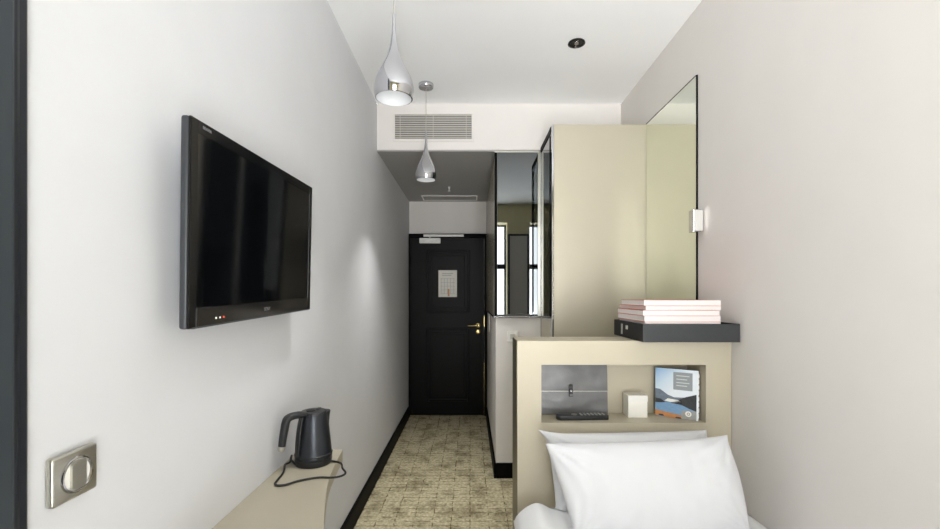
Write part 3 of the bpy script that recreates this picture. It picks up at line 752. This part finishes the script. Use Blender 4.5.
# white gift box
gb = thing('gift_box', 'small white lidded card box standing in the middle of the niche', 'box', (0.748, 2.012, NZ0))
bx0, bx1, by0, by1 = 0.7045, 0.792, 1.9765, 2.050
MB().box(bx0+0.0015, bx1-0.0015, by0+0.0015, by1-0.0015, NZ0+0.0008, NZ0+0.09, 0.001).build('body', M['white_card'], gb)
MB().box(bx0, bx1, by0, by1, NZ0+0.072, NZ0+0.0995, 0.0012).build('lid', M['white_plastic'], gb)

# standing photo book: local x along the cover, y = into the book, z up
p0 = Vector((0.8425, 2.021, NZ0+0.0008)); p1 = Vector((0.988, 1.922, NZ0+0.0008))
ang = math.atan2(p1.y-p0.y, p1.x-p0.x)
lw = (p1-p0).length; BHt = 0.2165; bt = 0.022
gbk = thing('photo_book', 'lake landscape photo book standing upright at an angle in the right of the niche', 'book', tuple(p0), (0, 0, ang))
Bm = Matrix.Translation(p0) @ Matrix.Rotation(ang, 4, 'Z') @ Matrix.Rotation(math.radians(-2), 4, 'X')
m = MB(); m.box(0, lw, 0.0, 0.0018, 0, BHt, mtx=Bm); plabel(m.build('front_cover', M['sky_print'], gbk), 'cover with a printed lake landscape')
fc = gbk.children[0] if gbk.children else None
m = MB(); m.box(0.0, lw, bt-0.0018, bt, 0, BHt, mtx=Bm); m.box(0, 0.002, 0.0018, bt-0.0018, 0, BHt, mtx=Bm); m.build('back_cover', M['leather_edge'], gbk)
m = MB(); m.box(0.002, lw-0.001, 0.002, bt-0.002, 0.002, BHt-0.002, mtx=Bm)
for k in range(8): m.box(lw-0.001, lw+0.0015+0.001*(k % 2), 0.003, bt-0.003, BHt*(0.05+0.115*k), BHt*(0.05+0.115*k)+0.016, mtx=Bm)
m.build('pages', M['paper'], gbk)
def pr(name, poly, material, lvl, label=None):
    m = MB(); m.prism([(x*lw, z*BHt) for x, z in poly], -0.00015*(lvl+1), -0.00015*lvl+0.0001, 'XZ', 0, Bm)
    o = m.build(name, material, fc)
    if label: plabel(o, label)
pr('lake_print', [(0, 0.0), (0, 0.42), (0.96, 0.42), (0.96, 0.0)], M['lake_print'], 1)
pr('glint_print', [(0.22, 0.33), (0.3, 0.385), (0.55, 0.37), (0.62, 0.33), (0.4, 0.31)], M['white_card'], 3)
pr('far_hills_print', [(0, 0.30), (0, 0.57), (0.12, 0.56), (0.3, 0.46), (0.45, 0.42), (0.62, 0.43), (0.8, 0.45), (0.96, 0.5), (0.96, 0.36), (0.5, 0.36), (0.22, 0.30)], M['hill_far'], 2)
pr('near_hill_print', [(0.36, 0.30), (0.55, 0.38), (0.72, 0.45), (0.96, 0.52), (0.96, 0.18), (0.8, 0.22), (0.62, 0.28)], M['hill_near'], 3)
pr('shadow_hill_print', [(0, 0.33), (0, 0.37), (0.14, 0.36), (0.24, 0.30), (0.1, 0.28), (0, 0.28)], M['hill_near'], 3)
pr('shore_print', [(0.62, 0.0), (0.62, 0.17), (0.96, 0.19), (0.96, 0.0)], M['shore_print'], 3)
pr('orange_band_print', [(0, 0.015), (0, 0.13), (0.3, 0.10), (0.62, 0.07), (0.62, 0.0), (0.4, 0.0)], M['orange_print'], 4)
pr('figure_print', [(0.08, 0.015), (0.10, 0.045), (0.19, 0.05), (0.22, 0.012)], M['hill_near'], 5)
pr('figure_print', [(0.48, 0.0), (0.50, 0.03), (0.60, 0.03), (0.63, 0.0)], M['hill_near'], 5)
pr('title_block_print', [(0.43, 0.58), (0.43, 0.94), (0.87, 0.94), (0.87, 0.58)], M['text_block'], 5)
m = MB()
for k, z in enumerate((0.86, 0.79, 0.72, 0.66)): m.prism([(x*lw, zz_*BHt) for x, zz_ in ((0.50, z), (0.50, z+0.018), (0.80-0.05*(k % 2), z+0.018), (0.80-0.05*(k % 2), z))], -0.0012, -0.0008, 'XZ', 0, Bm)
m.build('title_print', M['text_line'], fc)
m = MB(); m.lathe([(0.0065, 0.0), (0.0065, 0.0009), (0.0125, 0.0009), (0.0125, 0.0)], (0.78*lw, 0.0, 0.115*BHt), 32, 'Y', Bm); m.lathe([(0, 0.0009), (0.0035, 0.0009), (0.0035, 0)], (0.78*lw, 0.0, 0.115*BHt), 20, 'Y', Bm)
plabel(m.build('emblem_print', M['white_card'], fc), 'white round emblem')

# ------------------------------------------------------------------ bed
bed = thing('bed', 'single bed with a white mattress under the pillows and duvet', 'bed', (0.66, 0.9, 0))
MB().box(0.235, 1.10, -0.08, HY0-0.012, 0.03, 0.24, 0.01).build('bed_base', M['bed_base'], bed)
MB().box(0.225, 1.105, -0.09, HY0-0.006, 0.242, 0.428, 0.04, 4).build('mattress', M['mattress'], bed, True)

def fbm(x, y, z=0.0): return noise.noise(Vector((x, y, z))) + 0.5*noise.noise(Vector((2*x, 2*y, z+3))) + 0.25*noise.noise(Vector((4*x, 4*y, z+7)))
# duvet: a draped grid, top sheet then sides hanging over the left and the foot
nx, ny = 90, 130
X0, X1, Y0, Y1 = 0.176, 1.112, -0.11, 1.800
verts, faces = [], []
def duvet_pt(u, v):
    x = X0+(X1-X0)*u; y = Y0+(Y1-Y0)*v
    dl_ = (x-X0); dr_ = X1-x; db = Y1-y; dfn = y-Y0
    top = 0.538 - 0.045*max(0, min(1, (x-0.55)/0.5))
    ss = lambda a, b, q: (lambda t_: t_*t_*(3-2*t_))(max(0, min(1, (q-a)/(b-a))))
    top -= 0.032*ss(0.25, 0.33, x)*ss(1.36, 1.46, y)*(1-ss(1.0, 1.06, x))
    def edge(d_, r): return 1.0 if d_ > r else math.sqrt(max(0.0, 1-(1-d_/r)**2))
    e_ = edge(dl_, 0.13)*edge(db, 0.07)*edge(dfn, 0.08)*(0.55+0.45*edge(dr_, 0.05))
    zt = 0.436 + (top-0.436)*e_
    zt += 0.009*fbm(x*5, y*2.2, 1.3)*min(1, e_) + 0.005*noise.noise(Vector((x*16, y*5, 2)))*e_
    # folds running from the head corner
    zt = max(zt, 0.434)
    zt += 0.006*math.sin(26*(x+0.6*y)+2*noise.noise(Vector((x*3, y*3, 0))))*math.exp(-((y-1.62)/0.2)**2)*e_*max(0, 1-(x-0.16)/0.5)
    return x, y, zt
for j in range(ny+1):
    for i in range(nx+1): verts.append(duvet_pt(i/nx, j/ny))
for j in range(ny):
    for i in range(nx): a = j*(nx+1)+i; faces.append((a, a+1, a+nx+2, a+nx+1))
# underside: the rim turns in and closes flat
rim = [i for i in range(nx+1)] + [j*(nx+1)+nx for j in range(1, ny+1)] + [ny*(nx+1)+i for i in range(nx-1, -1, -1)] + [j*(nx+1) for j in range(ny-1, 0, -1)]
b0 = len(verts)
for r_ in rim: verts.append((verts[r_][0], verts[r_][1], 0.4305))
for k in range(len(rim)): faces.append((rim[k], b0+k, b0+(k+1) % len(rim), rim[(k+1) % len(rim)]))
faces.append(tuple(range(b0, len(verts))))
m = MB(); m.faces(verts, faces)
dv = m.build('duvet', M['duvet'], None, True, 80)
tag(dv, 'crumpled white duvet covering the bed below the pillows', 'duvet')

def pillow(w, h, t, mtx, label, seed, ears, conv, dip=1.0, shear=0.0, group='white pillows on the bed'):
    n = 56; V = []; Fc = []
    def outline(u, v, sh=shear):
        # pulled-in sides, pointed corners
        x = u*w/2*(1 - 0.050*dip*(1-v*v)**1.0 + conv[0]*(1-v*v)*(1 if u > 0 else conv[1]))
        z = v*h/2*(1 - 0.055*dip*(1-u*u)**1.0)
        au, av = abs(u), abs(v)
        k = (max(0, au-0.72)/0.28)**2*(max(0, av-0.72)/0.28)**2
        c = ears[(0 if u < 0 else 1) + (0 if v > 0 else 2)]
        if u < 0: x -= sh*v*min(1, -u*1.0)
        return x + math.copysign(c*k, u), z + math.copysign(c*0.5*k, v)
    for sgn in (-1, 1):
        for j in range(n+1):
            for i in range(n+1):
                u = -1+2*i/n; v = -1+2*j/n
                u = math.copysign(1-(1-abs(u))**1.35, u); v = math.copysign(1-(1-abs(v))**1.35, v)
                x, z = outline(u, v)
                g = max(0, (1-abs(u)**2.6))*max(0, (1-abs(v)**2.6))
                th = t/2*g**0.42
                if sgn > 0: th *= 0.8
                wr = (0.0075*fbm(x*7+seed, z*7, seed) + 0.006*noise.noise(Vector((x*22, z*11, seed+5))))*min(1, g*2.2)
                # creases radiating from the corners
                for (cu, cv) in ((-1, 1), (1, 1), (-1, -1), (1, -1)):
                    du, dv_ = (u-cu)*w/2, (v-cv)*h/2; rr = math.hypot(du, dv_)
                    an = math.atan2(dv_, du)
                    wr += 0.0065*math.sin(an*15+seed)*math.exp(-(rr/0.13)**2)*min(1, g*5)
                edge_w = 0.004*noise.noise(Vector((x*12+seed, z*12, 1.7)))*(1-min(1, g*3))
                V.append((x, sgn*(th) + wr + edge_w, z))
    N1 = (n+1)**2
    for s_ in range(2):
        for j in range(n):
            for i in range(n):
                a = s_*N1+j*(n+1)+i; q = (a, a+1, a+n+2, a+n+1); Fc.append(q if s_ == 0 else q[::-1])
    m = MB(); m.faces(V, Fc, mtx)
    for q in m.bm.verts:                       # the underside settles on the duvet
        if X0 < q.co.x < X1 and Y0 < q.co.y < Y1:
            q.co.z = max(q.co.z, duvet_pt((q.co.x-X0)/(X1-X0), (q.co.y-Y0)/(Y1-Y0))[2]+0.004)
    bmesh.ops.remove_doubles(m.bm, verts=m.bm.verts[:], dist=0.0002)
    o = m.build('pillow', M['linen'], None, True, 80)
    return tag(o, label, 'pillow', group)
Pb = Matrix.Translation((0.643, 1.775, 0.642)) @ Matrix.Rotation(math.radians(-9), 4, 'X') @ Matrix.Rotation(math.radians(-1.2), 4, 'Y')
pillow(0.640, 0.312, 0.150, Pb, 'rear white pillow upright against the headboard, mostly covered', 3.1, (-0.03, 0.0, 0.028, 0.004), (0.0, 0), 0.40, 0.014)
Pf = Matrix.Translation((0.641, 1.590, 0.661)) @ Matrix.Rotation(math.radians(-22), 4, 'X') @ Matrix.Rotation(math.radians(-2.2), 4, 'Y')
pillow(0.635, 0.325, 0.150, Pf, 'front white pillow leaning on the rear pillow, fully in view', 8.7, (0.0, 0.01, 0.048, -0.010), (0.066, 0.3), 0.60, 0.038)

# ------------------------------------------------------------------ light: daylight through the windows
wo = bpy.data.worlds.new('daylight'); SC.world = wo; wo.use_nodes = True
nt = wo.node_tree; bg = nt.nodes['Background']
bg.inputs['Strength'].default_value = 1.0
tcw = nt.nodes.new('ShaderNodeTexCoord'); sxyz = nt.nodes.new('ShaderNodeSeparateXYZ'); nt.links.new(tcw.outputs['Generated'], sxyz.inputs[0])
def wmath(op, a, b=None, clamp=False):
    n = nt.nodes.new('ShaderNodeMath'); n.operation = op; n.use_clamp = clamp
    for k, v in enumerate((a, b)):
        if v is None: continue
        if isinstance(v, (int, float)): n.inputs[k].default_value = v
        else: nt.links.new(v, n.inputs[k])
    return n.outputs[0]
SKY, LOW_GLOW, FRONT_GLOW = 13.0, 37.0, 10.0
low = wmath('MULTIPLY', wmath('MULTIPLY', sxyz.outputs['Z'], -4.0, True), LOW_GLOW)         # added glow from below to brighten the ceiling
front = wmath('POWER', wmath('MULTIPLY', sxyz.outputs['Y'], -1.0, True), 14.0)            # added bright lobe straight behind the camera, for surfaces facing the windows
tot = wmath('ADD', wmath('ADD', low, SKY), wmath('MULTIPLY', front, FRONT_GLOW))
cmb = nt.nodes.new('ShaderNodeVectorMath'); cmb.operation = 'SCALE'; cmb.inputs[0].default_value = (0.97, 0.985, 1.0)
nt.links.new(tot, cmb.inputs['Scale']); nt.links.new(cmb.outputs[0], bg.inputs['Color'])
for (a, b) in ((A0, A1), (B0, B1)):
    L = bpy.data.lights.new('window_portal', 'AREA'); L.shape = 'RECTANGLE'; L.size = b-a; L.size_y = WZ1-WZ0
    L.cycles.is_portal = True
    o = bpy.data.objects.new('window_portal', L); COL.objects.link(o)
    o.location = ((a+b)/2, YB-TB+0.01, (WZ0+WZ1)/2); o.rotation_euler = (PI/2, 0, 0)

# ------------------------------------------------------------------ camera
cam = bpy.data.cameras.new('camera'); co = bpy.data.objects.new('camera', cam); COL.objects.link(co)
co.location = (0, 0, EYE); co.rotation_euler = (PI/2, 0, 0)
cam.sensor_width = 36; cam.sensor_fit = 'HORIZONTAL'; cam.lens = 36*F/940
cam.shift_x = 0.0; cam.shift_y = (296-264.5)/940
cam.clip_start = 0.02; cam.clip_end = 60
SC.camera = co
vs = SC.view_settings
vs.view_transform = 'Standard'; vs.look = 'None'; vs.gamma = 1; vs.use_curve_mapping = False
vs.exposure = -0.83
SC.cycles.max_bounces = 14; SC.cycles.diffuse_bounces = 8; SC.cycles.glossy_bounces = 8
